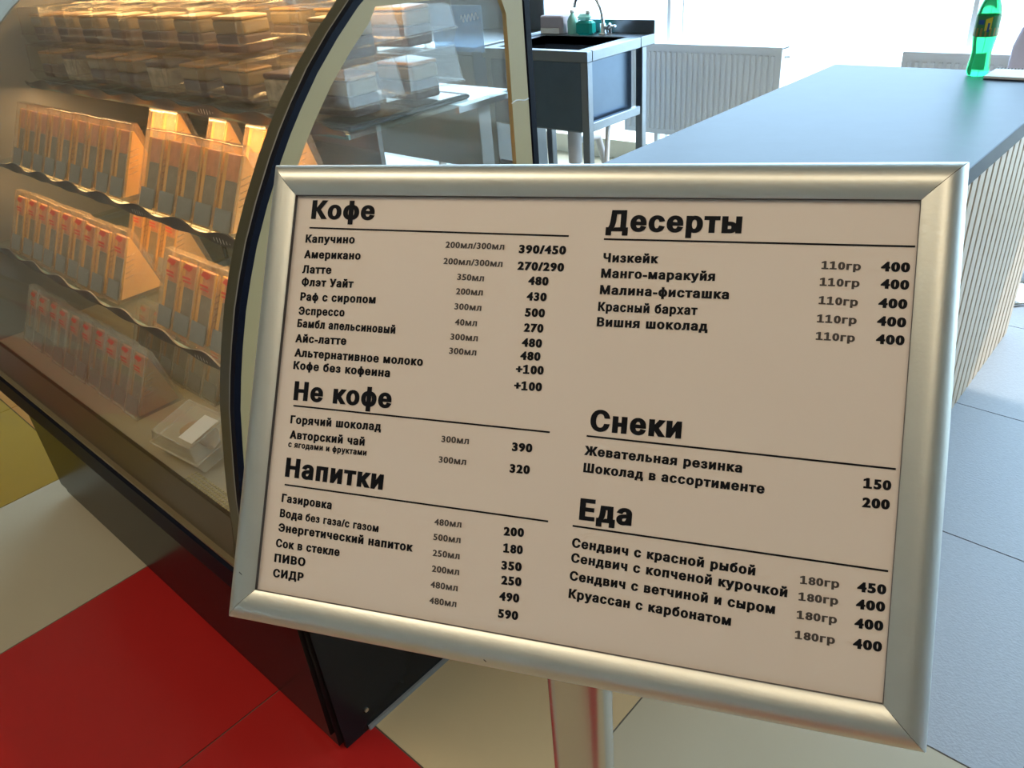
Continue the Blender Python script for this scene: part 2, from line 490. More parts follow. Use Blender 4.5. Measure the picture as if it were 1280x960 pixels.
def outline(ch):
    """contours of one character of the built-in font, outer ones counter-clockwise"""
    c = bpy.data.curves.new('t', 'FONT'); c.body = ch; c.size = 1
    o = bpy.data.objects.new('t', c); C.objects.link(o)
    dg = bpy.context.evaluated_depsgraph_get()
    cv = o.to_curve(dg)
    cons = []
    for s in cv.splines:
        pts = []
        bp = s.bezier_points
        n = len(bp)
        for i in range(n):
            p, q = bp[i], bp[(i + 1) % n]
            straight = (p.handle_right - p.co).cross(q.co - p.co).length < 1e-5 and (q.handle_left - q.co).cross(q.co - p.co).length < 1e-5
            for r in interpolate_bezier(p.co, p.handle_right, q.handle_left, q.co, 2 if straight else 7)[:-1]:
                if not pts or (Vector((r.x, r.y)) - pts[-1]).length > 1e-4: pts.append(Vector((r.x, r.y)))
        while len(pts) > 2 and (pts[0] - pts[-1]).length < 1e-4: pts.pop()
        if len(pts) > 2: cons.append(pts)
    o.to_curve_clear()
    bpy.data.objects.remove(o); bpy.data.curves.remove(c)
    if ch == '1':                       # a one with a flag and a foot
        R4 = lambda *q: [Vector(p) for p in q]
        cons = [R4((0.205, 0), (0.295, 0), (0.295, CAP), (0.205, CAP)), R4((0.205, CAP), (0.02, 0.64), (0.02, 0.565), (0.205, 0.625)), R4((0.03, 0), (0.47, 0), (0.47, 0.07), (0.03, 0.07))]
    ar = lambda P: sum(P[i].x * P[(i + 1) % len(P)].y - P[(i + 1) % len(P)].x * P[i].y for i in range(len(P))) / 2
    if cons and ch != '1' and max((ar(P) for P in cons), key=abs) < 0: cons = [P[::-1] for P in cons]
    if ch == '1': cons = [P if ar(P) > 0 else P[::-1] for P in cons]
    return cons


def glyph(ch, wx, wy):
    """filled (union) triangles of a character, its strokes widened by wx / wy on each side"""
    if (ch, wx) in GL: return GL[(ch, wx)]
    cons = []
    for P in outline(ch):
        n = len(P); Q = []
        for i in range(n):
            e0 = (P[i] - P[i - 1]).normalized(); e1 = (P[(i + 1) % n] - P[i]).normalized()
            n0, n1 = Vector((e0.y, -e0.x)), Vector((e1.y, -e1.x))
            k = (n0 + n1) / max(1 + n0.dot(n1), 0.45)
            Q.append(Vector((P[i].x + k.x * wx, P[i].y + k.y * wy)))
        cons.append(Q)
    vs, es = [], []
    for Q in cons:
        b0 = len(vs); vs += Q; es += [(b0 + i, b0 + (i + 1) % len(Q)) for i in range(len(Q))]
    if not vs:
        GL[(ch, wx)] = ([], []); return GL[(ch, wx)]
    ov, oe, of, _a, _b, _c = delaunay_2d_cdt(vs, es, [], 0, 1e-5)
    keep = []
    for f in of:
        m = (ov[f[0]] + ov[f[1]] + ov[f[2]]) / 3
        wn = 0
        for Q in cons:
            for i in range(len(Q)):
                p, q = Q[i], Q[(i + 1) % len(Q)]
                s = (q.x - p.x) * (m.y - p.y) - (m.x - p.x) * (q.y - p.y)
                if p.y <= m.y < q.y and s > 0: wn += 1
                elif q.y <= m.y < p.y and s < 0: wn -= 1
        if wn != 0: keep.append(tuple(f))
    GL[(ch, wx)] = ([tuple(v) for v in ov], keep)
    return GL[(ch, wx)]


def advance(ch):
    if ch not in ADV:
        w = []
        for b in ('|' + ch + '|', '||'):
            c = bpy.data.curves.new('t', 'FONT'); c.body = b
            o = bpy.data.objects.new('t', c); C.objects.link(o)
            bpy.context.view_layer.update(); w.append(o.dimensions.x)
            bpy.data.objects.remove(o); bpy.data.curves.remove(c)
        ADV[ch] = w[0] - w[1] if ch != '1' else 0.55
    return ADV[ch]


def letters(mb, s, u0, v0, u1, v1, cap, bold, mi):
    wx, wy = bold, bold * 0.55
    x = 0.0; vs, fs = [], []
    for ch in s:
        gv, gf = glyph(ch, wx, wy)
        b0 = len(vs)
        vs += [(p[0] + x, p[1]) for p in gv]; fs += [tuple(i + b0 for i in f) for f in gf]
        x += advance(ch) + wx * 1.7
    used = set(i for f in fs for i in f)
    xa = min(vs[i][0] for i in used); xb = max(vs[i][0] for i in used)
    w = math.hypot(u1 - u0, v1 - v0)
    kx = w / (xb - xa); ky = cap / (CAP + 2 * wy)
    dx, dy = (u1 - u0) / w, (v1 - v0) / w
    out = []
    for px, py in vs:
        X, Y = (px - xa) * kx, (py + wy) * ky
        out.append(sp(u0 + dx * X + dy * Y, v0 + dy * X - dx * Y, 0.25))
    mb.add(out, fs, mi)


MENU = [
  ('S', 'coffee'),
  ('h', 'Кофе', 10.2, 15.3, 60.2, 15.4),
  ('r', '', 9.7, 21.7, 199.5, 23.4),
  ('i', 'Капучино', 7.6, 32.5, 46.8, 32.2),
  ('i', 'Американо', 7.7, 43.7, 52.6, 43.4),
  ('i', 'Латте', 7.5, 54.5, 30.9, 54.2),
  ('i', 'Флэт Уайт', 8.0, 63.6, 49.2, 63.3),
  ('i', 'Раф с сиропом', 8.2, 74.0, 67.5, 73.4),
  ('i', 'Эспрессо', 7.9, 84.2, 44.6, 83.6),
  ('i', 'Бамбл апельсиновый', 8.0, 93.1, 84.5, 93.3),
  ('i', 'Айс-латте', 7.6, 103.9, 48.2, 103.3),
  ('i', 'Альтернативное молоко', 8.1, 114.0, 107.1, 113.7),
  ('i', 'Кофе без кофеина', 8.3, 123.0, 83.7, 123.1),
  ('m', '200мл/300мл', 115.2, 33.2, 156.8, 33.5),
  ('m', '200мл/300мл', 114.8, 44.3, 156.7, 44.9),
  ('m', '350мл', 125.8, 54.6, 144.8, 54.9),
  ('m', '200мл', 125.9, 64.3, 144.9, 64.3),
  ('m', '300мл', 125.9, 74.4, 144.9, 74.6),
  ('m', '40мл', 127.3, 84.9, 142.9, 84.8),
  ('m', '300мл', 125.1, 94.8, 144.5, 94.7),
  ('m', '300мл', 125.1, 104.2, 144.4, 104.2),
  ('p', '390/450', 167.0, 35.4, 198.6, 35.4),
  ('p', '270/290', 167.1, 46.4, 198.3, 46.5),
  ('p', '480', 175.3, 55.9, 188.9, 55.8),
  ('p', '430', 175.2, 66.1, 188.6, 66.1),
  ('p', '500', 175.1, 76.6, 188.5, 76.5),
  ('p', '270', 175.3, 86.5, 188.4, 86.4),
  ('p', '480', 174.8, 96.2, 188.4, 96.1),
  ('p', '480', 174.6, 104.8, 188.2, 104.6),
  ('p', '+100', 172.5, 113.8, 191.2, 113.3),
  ('p', '+100', 172.4, 124.5, 191.0, 124.0),
  ('S', 'other'),
  ('h', 'Не кофе', 10.9, 144.8, 87.0, 144.1),
  ('r', '', 11.5, 148.7, 198.8, 149.4),
  ('i', 'Горячий шоколад', 10.4, 161.4, 81.1, 159.9),
  ('i', 'Авторский чай', 11.0, 172.0, 69.8, 171.2),
  ('s', 'с ягодами и фруктами', 10.6, 178.0, 72.0, 177.8),
  ('m', '300мл', 125.7, 162.9, 145.1, 162.5),
  ('m', '300мл', 125.2, 176.6, 144.5, 176.2),
  ('p', '390', 174.8, 163.8, 188.4, 163.4),
  ('p', '320', 174.6, 177.7, 188.1, 177.3),
  ('S', 'drinks'),
  ('h', 'Напитки', 10.4, 198.9, 86.6, 199.4),
  ('r', '', 11.0, 204.5, 203.0, 205.4),
  ('i', 'Газировка', 9.8, 216.8, 49.6, 217.1),
  ('i', 'Энергетический напиток', 9.5, 237.5, 112.9, 237.3),
  ('i', 'Сок в стекле', 8.9, 248.5, 59.3, 248.0),
  ('i', 'ПИВО', 8.9, 259.0, 33.7, 258.6),
  ('i', 'СИДР', 9.1, 269.5, 33.4, 268.9),
  ('i', 'Вода', 9.6, 227.4, 27.5, 227.5),
  ('s2', 'без газа/с газом', 30.2, 227.6, 86.5, 227.9),
  ('m', '480мл', 126.3, 217.7, 145.4, 217.0),
  ('m', '500мл', 126.6, 227.5, 145.8, 227.1),
  ('m', '250мл', 127.2, 237.9, 146.2, 237.5),
  ('m', '200мл', 127.7, 248.2, 146.9, 247.7),
  ('m', '480мл', 127.8, 258.5, 146.9, 258.1),
  ('m', '480мл', 128.1, 268.9, 147.1, 268.4),
  ('p', '200', 174.5, 218.1, 188.1, 217.3),
  ('p', '180', 175.2, 228.8, 188.3, 228.3),
  ('p', '350', 175.1, 239.7, 188.6, 239.0),
  ('p', '250', 175.9, 249.1, 189.4, 248.3),
  ('p', '490', 175.5, 259.3, 188.9, 258.8),
  ('p', '590', 175.8, 270.2, 189.2, 269.8),
  ('S', 'desserts'),
  ('h', 'Десерты', 223.0, 19.7, 305.5, 19.4),
  ('r', '', 222.4, 24.8, 400.4, 24.8),
  ('i', 'Чизкейк', 223.1, 39.5, 257.7, 39.2),
  ('i', 'Манго-маракуйя', 222.6, 49.4, 292.4, 48.8),
  ('i', 'Малина-фисташка', 222.8, 59.9, 301.4, 59.5),
  ('i', 'Красный бархат', 222.6, 70.6, 283.7, 70.0),
  ('i', 'Вишня шоколад', 222.7, 80.3, 290.6, 79.4),
  ('w', '110гр', 351.8, 39.3, 373.0, 39.4),
  ('w', '110гр', 351.6, 49.1, 373.0, 49.2),
  ('w', '110гр', 351.8, 59.9, 372.9, 60.1),
  ('w', '110гр', 351.7, 70.6, 373.0, 70.6),
  ('w', '110гр', 351.8, 80.8, 372.8, 80.8),
  ('p', '400', 383.5, 39.5, 398.6, 39.6),
  ('p', '400', 384.0, 49.4, 398.8, 49.6),
  ('p', '400', 383.6, 60.4, 398.6, 60.5),
  ('p', '400', 383.6, 70.7, 398.7, 71.0),
  ('p', '400', 383.8, 81.1, 398.6, 81.1),
  ('S', 'snacks'),
  ('h', 'Снеки', 224.2, 146.0, 280.4, 145.5),
  ('r', '', 222.6, 149.4, 399.1, 150.7),
  ('i', 'Жевательная резинка', 222.0, 161.4, 317.1, 162.0),
  ('i', 'Шоколад в ассортименте', 222.4, 172.1, 330.6, 172.8),
  ('p', '150', 383.1, 163.2, 397.5, 162.9),
  ('p', '200', 383.2, 173.9, 397.5, 173.6),
  ('S', 'food'),
  ('h', 'Еда', 222.4, 201.8, 255.2, 201.5),
  ('r', '', 218.8, 206.1, 399.1, 207.6),
  ('i', 'Сендвич с красной рыбой', 219.4, 219.3, 329.1, 220.6),
  ('i', 'Сендвич с копченой курочкой', 219.7, 228.6, 347.5, 230.3),
  ('i', 'Сендвич с ветчиной и сыром', 219.8, 239.7, 341.6, 240.9),
  ('i', 'Круассан с карбонатом', 220.2, 250.7, 317.9, 251.6),
  ('w', '180гр', 353.8, 221.5, 374.7, 220.8),
  ('w', '180гр', 353.7, 231.0, 374.8, 230.3),
  ('w', '180гр', 353.5, 241.4, 374.9, 240.8),
  ('w', '180гр', 353.4, 252.8, 374.7, 252.3),
  ('p', '450', 384.1, 221.3, 399.0, 220.7),
  ('p', '400', 384.1, 230.9, 399.1, 230.2),
  ('p', '400', 384.1, 241.5, 398.9, 240.8),
  ('p', '400', 384.1, 252.8, 399.0, 252.3),
]


KIND = {'h': (13.5, 0.066, 0), 'i': (5.9, 0.066, 0), 's': (4.3, 0.058, 0), 's2': (5.4, 0.058, 0), 'm': (4.4, 0.040, 1), 'w': (4.7, 0.056, 1), 'p': (5.85, 0.074, 0)}
cols = {}


def flush():
    for nm, mb in cols.items():
        if mb.v: mb.build(nm, [M['ink'], M['ink_grey']], poster)
    cols.clear()


WHERE = {'h': 'section_heading', 'i': 'item_names', 's': 'item_notes', 's2': 'item_names', 'm': 'volumes', 'w': 'weights', 'p': 'prices'}
for row in MENU:
    if row[0] == 'S':
        flush()
        continue
    k, s, u0, v0, u1, v1 = row
    if k == 'r':
        t = 0.55
        MB().add([sp(u0, v0 - t, .25), sp(u1, v1 - t, .25), sp(u1, v1 + t, .25), sp(u0, v0 + t, .25)], [(0, 3, 2, 1)]).build('section_rule', M['ink'], poster)
        continue
    cap, bold, mi = KIND[k]
    letters(cols.setdefault(WHERE[k], MB()), s, u0, v0, u1, v1, cap, bold, mi)
flush()

# post: rounded tube standing behind the lower edge of the frame, cut to the slope of the board
pc = Vector((-0.221, 0.262))
ax = Vector((SU.x, SU.y)).normalized(); ay = Vector((-ax.y, ax.x))
seg = 28
ring = []
for k in range(seg):
    w = 2 * PI * k / seg
    c, s = math.cos(w), math.sin(w)
    e = 0.55
    ring.append(pc + ax * (0.0205 * math.copysign(abs(c) ** e, c)) + ay * (0.0145 * math.copysign(abs(s) ** e, s)))
top = []
for p in ring:
    q = P0 - SN * 0.0125
    z = q.z - ((p.x - q.x) * SN.x + (p.y - q.y) * SN.y) / SN.z
    top.append((p.x, p.y, z))
bot = [(p.x, p.y, 0.012) for p in ring]
pm = MB().strip(bot + bot[:1], top + top[:1], 0)
pm.add(top, [tuple(range(seg))])
pm.build('post', M['steel_pole'], sign)
MB().lathe((pc.x, pc.y, 0), [(0.0, 0.0), (0.165, 0.0), (0.17, 0.004), (0.165, 0.009), (0.05, 0.014), (0.0, 0.014)], 40).build('foot_plate', M['steel_pole'], sign)

# ---------------------------------------------------------------- refrigerated display case
XR, XL = -0.955, -2.28
case = thing('display_case', (-1.6, 0.75, 0.0), 'curved-glass refrigerated display case with black base full of packed food', 'display case')
arc = [(0.352, 0.540), (0.361, 0.590), (0.369, 0.645), (0.378, 0.690), (0.389, 0.740), (0.401, 0.792), (0.416, 0.840), (0.431, 0.882), (0.450, 0.930), (0.469, 0.970),
       (0.491, 1.012), (0.521, 1.060), (0.556, 1.110), (0.580, 1.141), (0.605, 1.170), (0.642, 1.209), (0.685, 1.247), (0.729, 1.281), (0.780, 1.312), (0.830, 1.330), (0.880, 1.338)]
TOPZ = 1.340
def off(prof, d):
    """moves an open (y, z) profile inwards (towards the inside of the case)"""
    out = []
    for i, p in enumerate(prof):
        a = prof[max(i - 1, 0)]; b = prof[min(i + 1, len(prof) - 1)]
        t = Vector((b[0] - a[0], b[1] - a[1])).normalized()
        out.append((p[0] + t.y * d, p[1] - t.x * d))
    return out
# base carcass
b = MB()
b.box((XL, 0.405, 0.012), (XR - 0.004, 1.06, 0.42))
b.prism([(0.352, 0.455), (0.40, 0.42), (1.06, 0.42), (1.06, 0.50), (0.352, 0.50)], XL, XR - 0.004)
b.build('base', M['black'], case)
MB().box((XL, 0.398, 0.045), (XR - 0.012, 0.405, 0.44)).build('front_panel', M['black'], case)
MB().prism([(0.415, 0.0), (1.085, 0.0), (1.085, 0.54), (0.375, 0.54), (0.375, 0.47), (0.41, 0.40)], XR - 0.004, XR + 0.004).build('end_panel', M['black'], case)
MB().box((XR + 0.001, 0.47, 0.0), (XR + 0.009, 1.085, 0.011)).build('end_foot_strip', M['back_grey'], case)
sw = MB()
sw.tube([(XR + 0.003, 0.475, 0.055), (XR + 0.007, 0.475, 0.055)], 0.0045, 12)
sw.build('screw', M['screw'], case)
sw = MB(); sw.tube([(-1.86, 0.403, 0.375), (-1.86, 0.395, 0.375)], 0.006, 10); sw.build('screw', M['navy'], case)
# long trim under the glass
MB().bbox((XL - 0.02, 0.334, 0.452), (XR + 0.004, 0.372, 0.520), 0.008).build('front_trim', M['navy'], case)
MB().box((XL - 0.02, 0.338, 0.5205), (XR + 0.002, 0.352, 0.526)).build('brass_line', M['brown_light'], case)
# front glass, one curved sheet, with its printed borders
gi = off(arc, 0.006)
gl = MB()
gl.strip([(XL, y, z) for y, z in arc], [(XR - 0.008, y, z) for y, z in arc])
gl.strip([(XR - 0.008, y, z) for y, z in gi], [(XL, y, z) for y, z in gi])
gl.build('front_glass', M['case_glass'], case)
o1 = off(arc, -0.0008)
o2 = off(arc, -0.0002)
gb = MB()
gb.strip([(XR - 0.036, y, z) for y, z in o1], [(XR - 0.009, y, z) for y, z in o1])
gb.strip([(XR - 0.036, y, z) for y, z in gi], [(XR - 0.009, y, z) for y, z in off(gi, 0.0006)])
gb.build('glass_border', M['olive'], case)
low = [(0.3465, 0.520), (0.352, 0.545), (0.358, 0.575), (0.3625, 0.600)]
lo2 = off(low, -0.0008)
gb = MB(); gb.strip([(XL, y, z) for y, z in lo2], [(XR - 0.037, y, z) for y, z in lo2])
gb.strip([(XL, y, z) for y, z in off(low, 0.007)], [(XR - 0.037, y, z) for y, z in off(low, 0.007)])
gb.build('lower_glass_border', M['brown'], case)
# seal along the curved edge
sl = MB()
so, si = off(arc, -0.001), off(arc, 0.0090)
sl.strip([(XR - 0.008, y, z) for y, z in so], [(XR + 0.004, y, z) for y, z in so])
sl.strip([(XR + 0.004, y, z) for y, z in so], [(XR + 0.004, y, z) for y, z in si])
sl.strip([(XR + 0.004, y, z) for y, z in si], [(XR - 0.008, y, z) for y, z in si])
sl.build('edge_seal', M['navy'], case)
sl = MB(); sl.strip([(XR - 0.0095, y, z) for y, z in off(arc, -0.0016)], [(XR - 0.0065, y, z) for y, z in off(arc, -0.0016)]); sl.build('seal_lip', M['back_grey'], case)
# end panel glass in a beige border
YB = 1.073
ob = off(arc, 0.0095) + [(YB, TOPZ - 0.011), (YB, 0.542)]
inn = off(arc, 0.036)[1:-2]
ib = []
rt = 1.270
inn = [p for p in inn if p[1] < rt - 0.004 and p[1] > 0.575]
ib = [(inn[0][0], 0.575)] + inn + [(0.765, rt), (1.000, rt - 0.008), (1.022, rt - 0.018), (1.032, rt - 0.042), (1.024, 0.575)]
def ringface(m, outer, inner, x, flip=False):
    """fills the ring between two closed (y, z) loops by walking both by angle"""
    cy = sum(p[0] for p in inner) / len(inner); cz = 0.93
    def samp(loop, a):
        d = (math.cos(a), math.sin(a)); best = None
        for i in range(len(loop)):
            p, q = loop[i], loop[(i + 1) % len(loop)]
            ex, ez = q[0] - p[0], q[1] - p[1]
            den = d[0] * ez - d[1] * ex
            if abs(den) < 1e-9: continue
            t = ((p[0] - cy) * ez - (p[1] - cz) * ex) / den
            s = ((p[0] - cy) * d[1] - (p[1] - cz) * d[0]) / den
            if t > 0 and -1e-6 <= s <= 1 + 1e-6 and (best is None or t > best): best = t
        return (x, cy + d[0] * best, cz + d[1] * best)
    angs = sorted(set([2 * PI * k / 160 for k in range(160)] + [math.atan2(p[1] - cz, p[0] - cy) % (2 * PI) for p in outer + inner]))
    A = [samp(outer, a) for a in angs]; B = [samp(inner, a) for a in angs]
    m.strip(A + A[:1], B + B[:1], 0, False)
    return A, B
fm = MB()
A, B = ringface(fm, ob, ib, XR + 0.003)
A2, B2 = ringface(fm, ob, ib, XR - 0.006)
fm.strip(B + B[:1], B2 + B2[:1], 0, False)
fm.strip(A + A[:1], A2 + A2[:1], 0, False)
fm.build('end_frame', M['beige'], case)
eg = MB()
n_ = len(B)
eg.add([(XR - 0.001, p[1], p[2]) for p in B] + [(XR - 0.006, p[1], p[2]) for p in B], [tuple(range(n_)), tuple(range(n_, 2 * n_))[::-1]])
eg.build('end_glass', M['case_glass'], case)
# chip mark across the rear border
ch = MB(); ch.tube([(XR + 0.004, 1.028 + 0.0055 * k, 1.088 + [0, .002, .003, .0025, .0015, 0, -.001, -.001, 0][k]) for k in range(9)], 0.0011, 6); ch.build('hanging_thread', M['rail_mark'], case)
# rear post, top, far end
MB().bbox((XR - 0.03, 1.073, 0.0), (XR + 0.004, 1.094, TOPZ), 0.004).build('rear_post', M['navy'], case)
MB().bbox((XL, 1.073, 0.0), (XL + 0.034, 1.094, TOPZ), 0.004).build('rear_post', M['navy'], case)
MB().box((XL, 0.875, TOPZ), (XR + 0.004, 1.094, TOPZ + 0.02)).build('top_panel', M['navy'], case)
fe = MB(); fe.prism(off(arc, 0.008) + [(1.073, TOPZ), (1.073, 0.50), (0.36, 0.50)], XL - 0.001, XL + 0.012); fe.build('far_end_panel', M['back_grey'], case)
# rear: grey lower panel, sliding doors above: right glass, left made opaque to cut daylight
MB().box((XL + 0.034, 1.076, 0.50), (-1.40, 1.088, 1.010)).build('rear_panel', M['back_grey'], case)
for k, (xa, xb, y) in enumerate(((XL + 0.03, -1.40, 1.082), (-1.44, XR - 0.035, 1.076))):
    d = MB(); d.box((xa, y, 0.525 if k else 1.012), (xb, y + 0.005, TOPZ - 0.012)).build('sliding_door', M['case_glass'] if k else M['back_grey'], case)
# deck
MB().box((XL + 0.012, 0.382, 0.502), (XR - 0.007, 1.07, 0.520)).build('deck', M['deck'], case)
MB().bbox((XL + 0.012, 0.378, 0.5205), (XR - 0.012, 0.392, 0.534), 0.003).build('deck_edge', M['deck_edge'], case)
gr = MB()
for k in range(26):
    for j in range(5):
        x0 = -1.06 - k * 0.0085; y0 = 0.398 + j * 0.0075
        gr.box((x0, y0, 0.5205), (x0 + 0.005, y0 + 0.004, 0.5222))
gr.build('air_grille', M['deck_edge'], case)
# warm tube under the top front
lt = MB(); lt.tube([(XL + 0.05, 0.850, 1.318), (XR - 0.05, 0.850, 1.318)], 0.008, 10); lt.build('light_tube', M['tube_glow'], case)
ld = bpy.data.lights.new('case_tube_light', 'AREA'); ld.shape = 'RECTANGLE'; ld.size = 1.2; ld.size_y = 0.03; ld.energy = 4.2; ld.color = (1.0, 0.60, 0.24)
lo = bpy.data.objects.new('case_tube_light', ld); C.objects.link(lo); lo.parent = case
lo.location = Vector((-1.6, 0.85, 1.305)) - ORI[case.name]
lo.rotation_euler = Vector((0, -0.45, -1)).to_track_quat('-Z', 'Y').to_euler()

# thin warm strips under the upper and the middle shelf
for sy_, sz_, pw_ in ((0.722, 1.0965, 3.4), (0.580, 0.9445, 1.5)):
    st_ = MB(); st_.box((XL + 0.05, sy_ - 0.006, sz_ - 0.0015), (XR - 0.06, sy_ + 0.006, sz_ + 0.001)); st_.build('shelf_light', M['tube_glow'], case)
    ld = bpy.data.lights.new('shelf_strip_light', 'AREA'); ld.shape = 'RECTANGLE'; ld.size = 1.2; ld.size_y = 0.012; ld.energy = pw_; ld.color = (1.0, 0.60, 0.26)
    lo = bpy.data.objects.new('shelf_strip_light', ld); C.objects.link(lo); lo.parent = case
    lo.location = Vector((-1.62, sy_, sz_ - 0.003)) - ORI[case.name]
    lo.rotation_euler = Vector((0, -0.35, -1)).to_track_quat('-Z', 'Y').to_euler()

# glass shelves with wavy dark price rails
SHELVES = {'upper': (0.700, 1.104, 1.06), 'middle': (0.555, 0.952, 1.06), 'lower': (0.480, 0.762, 1.06)}
def wavy_rail(y, z, xa, xb, phase, marks):
    n = 150
    f, g, t = [], [], []
    lo, hi = [], []
    for k in range(n + 1):
        x = xa + (xb - xa) * k / n
        w = 0.5 + 0.5 * math.cos(2 * PI * (x - phase) / 0.155)
        h = 0.0042 + 0.0066 * w
        wob = 0.0012 * math.sin(2 * PI * (x - phase) / 0.155 + 0.9)
        lo.append((x, y, z - h + wob)); hi.append((x, y - 0.004 + 0.006 * w, z + h + wob))
    m = MB()
    m.strip(lo, hi)
    m.strip([(p[0], p[1] + 0.003, p[2]) for p in hi], [(p[0], p[1] + 0.003, p[2]) for p in lo])
    m.strip(hi, [(p[0], p[1] + 0.003, p[2]) for p in hi]); m.strip([(p[0], p[1] + 0.003, p[2]) for p in lo], lo)
    r = m.build('price_rail', M['rail'], case)
    for x in marks:
        mk = MB()
        for q in range(6):
            xx = x - 0.026 + q * 0.0098
            hh = [0.004, 0.0055, 0.006, 0.0055, 0.004, 0.0015][q]
            mk.add([(xx, y - 0.0022, z - hh * .8), (xx + 0.0016, y - 0.0022, z - hh * .8), (xx + 0.0030, y - 0.0034, z + hh * .8), (xx + 0.0014, y - 0.0034, z + hh * .8)], [(0, 1, 2, 3)])
        mk.build('rail_lettering', M['rail_mark'], r)
for nm, (y, z, yb) in SHELVES.items():
    s_ = MB(); s_.box((XL + 0.02, y + 0.008, z - 0.006), (XR - 0.03, yb, z)); s_.build('glass_shelf', M['shelf_glass'], case)
    e_ = MB(); e_.box((XL + 0.02, y + 0.0035, z - 0.0064), (XR - 0.03, y + 0.0075, z + 0.0004)); e_.build('shelf_edge', M['shelf_edge'], case)
wavy_rail(0.553, 0.957, XL + 0.02, XR - 0.03, -1.158, [-1.158, -1.45])
wavy_rail(0.478, 0.767, XL + 0.02, XR - 0.03, -1.19, [-1.19])
wavy_rail(0.698, 1.109, XL + 0.02, XR - 0.03, -1.385, [-1.385])
for nm, (y, z, yb) in SHELVES.items():
    for x in (XR - 0.05, -1.62, XL + 0.04):
        MB().box((x - 0.004, y + 0.25, z - 0.020), (x + 0.004, 1.074, z - 0.0065)).build('shelf_bracket', M['steel'], case)

# ---------------------------------------------------------------- sandwiches in wedge boxes
def wedge(name, label, group, pale=False, kind=0, wd=0.063):
    """local origin: middle of the front bottom edge"""
    t = thing(name, (0, 0, 0), label, 'sandwich box', group)
    h = wd / 2
    A_, B_, B2_, C_ = (0.0, 0.0), (0.064, 0.132), (0.076, 0.132), (0.108, 0.0)
    sh = MB(); sh.prism([A_, B_, B2_, C_], -h, h)
    # moulded rim round the front face and ribs on the side
    rim = 0.0022
    for x in (-h, h):
        sh.tube([(x, 0, 0), (x, 0.064, 0.132)], 0.0014, 6)
    sh.tube([(-h, 0.064, 0.132), (h, 0.064, 0.132)], 0.0014, 6); sh.tube([(-h, 0, 0.0014), (h, 0, 0.0014)], 0.0014, 6)
    for q in range(5):
        zz = 0.045 + q * 0.010
        sh.tube([(h, 0.030 + q * .004, zz), (h, 0.048 + q * .004, zz + 0.003)], 0.0011, 5)
    shell = sh.build('plastic_shell', M['plastic_pale'] if pale else M['plastic_box'], t)
    g = 0.003
    def inset(x0, x1, m, nm, zt=0.118):
        k = zt / 0.132
        q = MB(); q.prism([(0.010, 0.006), (0.064 * k + 0.006, zt), (0.070 * k + 0.004, zt), (0.098, 0.006)], x0, x1)
        return q.build(nm, m, t)
    brd = M['bread'] if kind != 2 else M['bread_crust']
    inset(-h + g, -h + wd * 0.20, brd, 'bread_slice')
    inset(h - wd * 0.20, h - g, brd, 'bread_slice')
    fi = MB()
    fi.prism([(0.010, 0.006), (0.045, 0.078), (0.060, 0.080), (0.094, 0.006)], -h + wd * .20, h - wd * .20, 0)
    fi.prism([(0.0455, 0.079), (0.063, 0.117), (0.068, 0.117), (0.062, 0.079)], -h + wd * .20, h - wd * .20, 1)
    fi.build('filling', [M['filling_dark'], M['filling_salmon']], t)
    # grey sticker low on the front face, red print high on it
    nrm = Vector((0, -0.132, 0.064)).normalized()
    def face(u, s, e=0.0006):
        p = Vector((u, 0.064 * s, 0.132 * s)) + nrm * e
        return tuple(p)
    st = MB(); st.add([face(-h * .8, .05), face(h * .8, .05), face(h * .8, .30), face(-h * .8, .30)], [(0, 1, 2, 3)])
    st.add([face(-h * .8, .30, .0003), face(-h * .8, .05, .0003), face(h * .8, .05, .0003), face(h * .8, .30, .0003)], [(0, 1, 2, 3)])
    st.build('sticker', M['sticker'], t)
    if kind in (1, 2):
        pr = MB()
        def blob(cu, cs, ru, rs, n=9):
            pr.add([face(cu + ru * math.cos(2 * PI * i / n) * (1 if i % 2 else .72), cs + rs * math.sin(2 * PI * i / n) * (1 if i % 2 else .72)) for i in range(n)], [tuple(range(n))])
        blob(0, .87, h * .62, .045)
        pr.add([face(-h * .5, .73), face(h * .4, .73), face(h * .4, .755), face(-h * .5, .755)], [(0, 1, 2, 3)])
        pr.add([face(-h * .4, .69), face(h * .5, .69), face(h * .5, .71), face(-h * .4, .71)], [(0, 1, 2, 3)])
        pr.build('red_print', M['print_red'], t)
    return t

def place_row(proto, xs, y, z, rnd, labels, first):
    for k, x in enumerate(xs):
        loc = (x, y + random.uniform(-rnd, rnd), z)
        rz = random.uniform(-0.02, 0.02) if rnd > 0 else 0
        if first and k == 0:
            proto.location = loc; proto['label'] = labels[k]
            o = proto
        else:
            o = dup(proto, loc, labels[k], rz)
# middle shelf: two blocks of salmon boxes
G1 = 'sandwich boxes on the middle shelf'
pA = wedge('sandwich_box', 'x', G1, False, 0)
xsA = [-1.197 - 0.0655 * k for k in range(5)] + [-1.597 - 0.066 * k for k in range(9)]
place_row(pA, xsA, 0.568, 0.9525, 0.003, ['clear wedge sandwich box on the middle shelf, %s from the right end' % ORD[k + 1] if k else 'clear wedge sandwich box at the right end of the middle shelf' for k in range(len(xsA))], True)
# a few more behind, higher ones show their orange bread
G2 = 'sandwich boxes at the back of the middle shelf'
pA2 = wedge('sandwich_box', 'x', G2, False, 0)
xsA2 = [-1.235, -1.335, -1.47, -1.66, -1.73]
place_row(pA2, xsA2, 0.700, 0.9525, 0.004, ['orange-bread sandwich box standing behind the middle shelf row, %s from the right' % ORD[k + 1] for k in range(len(xsA2))], True)
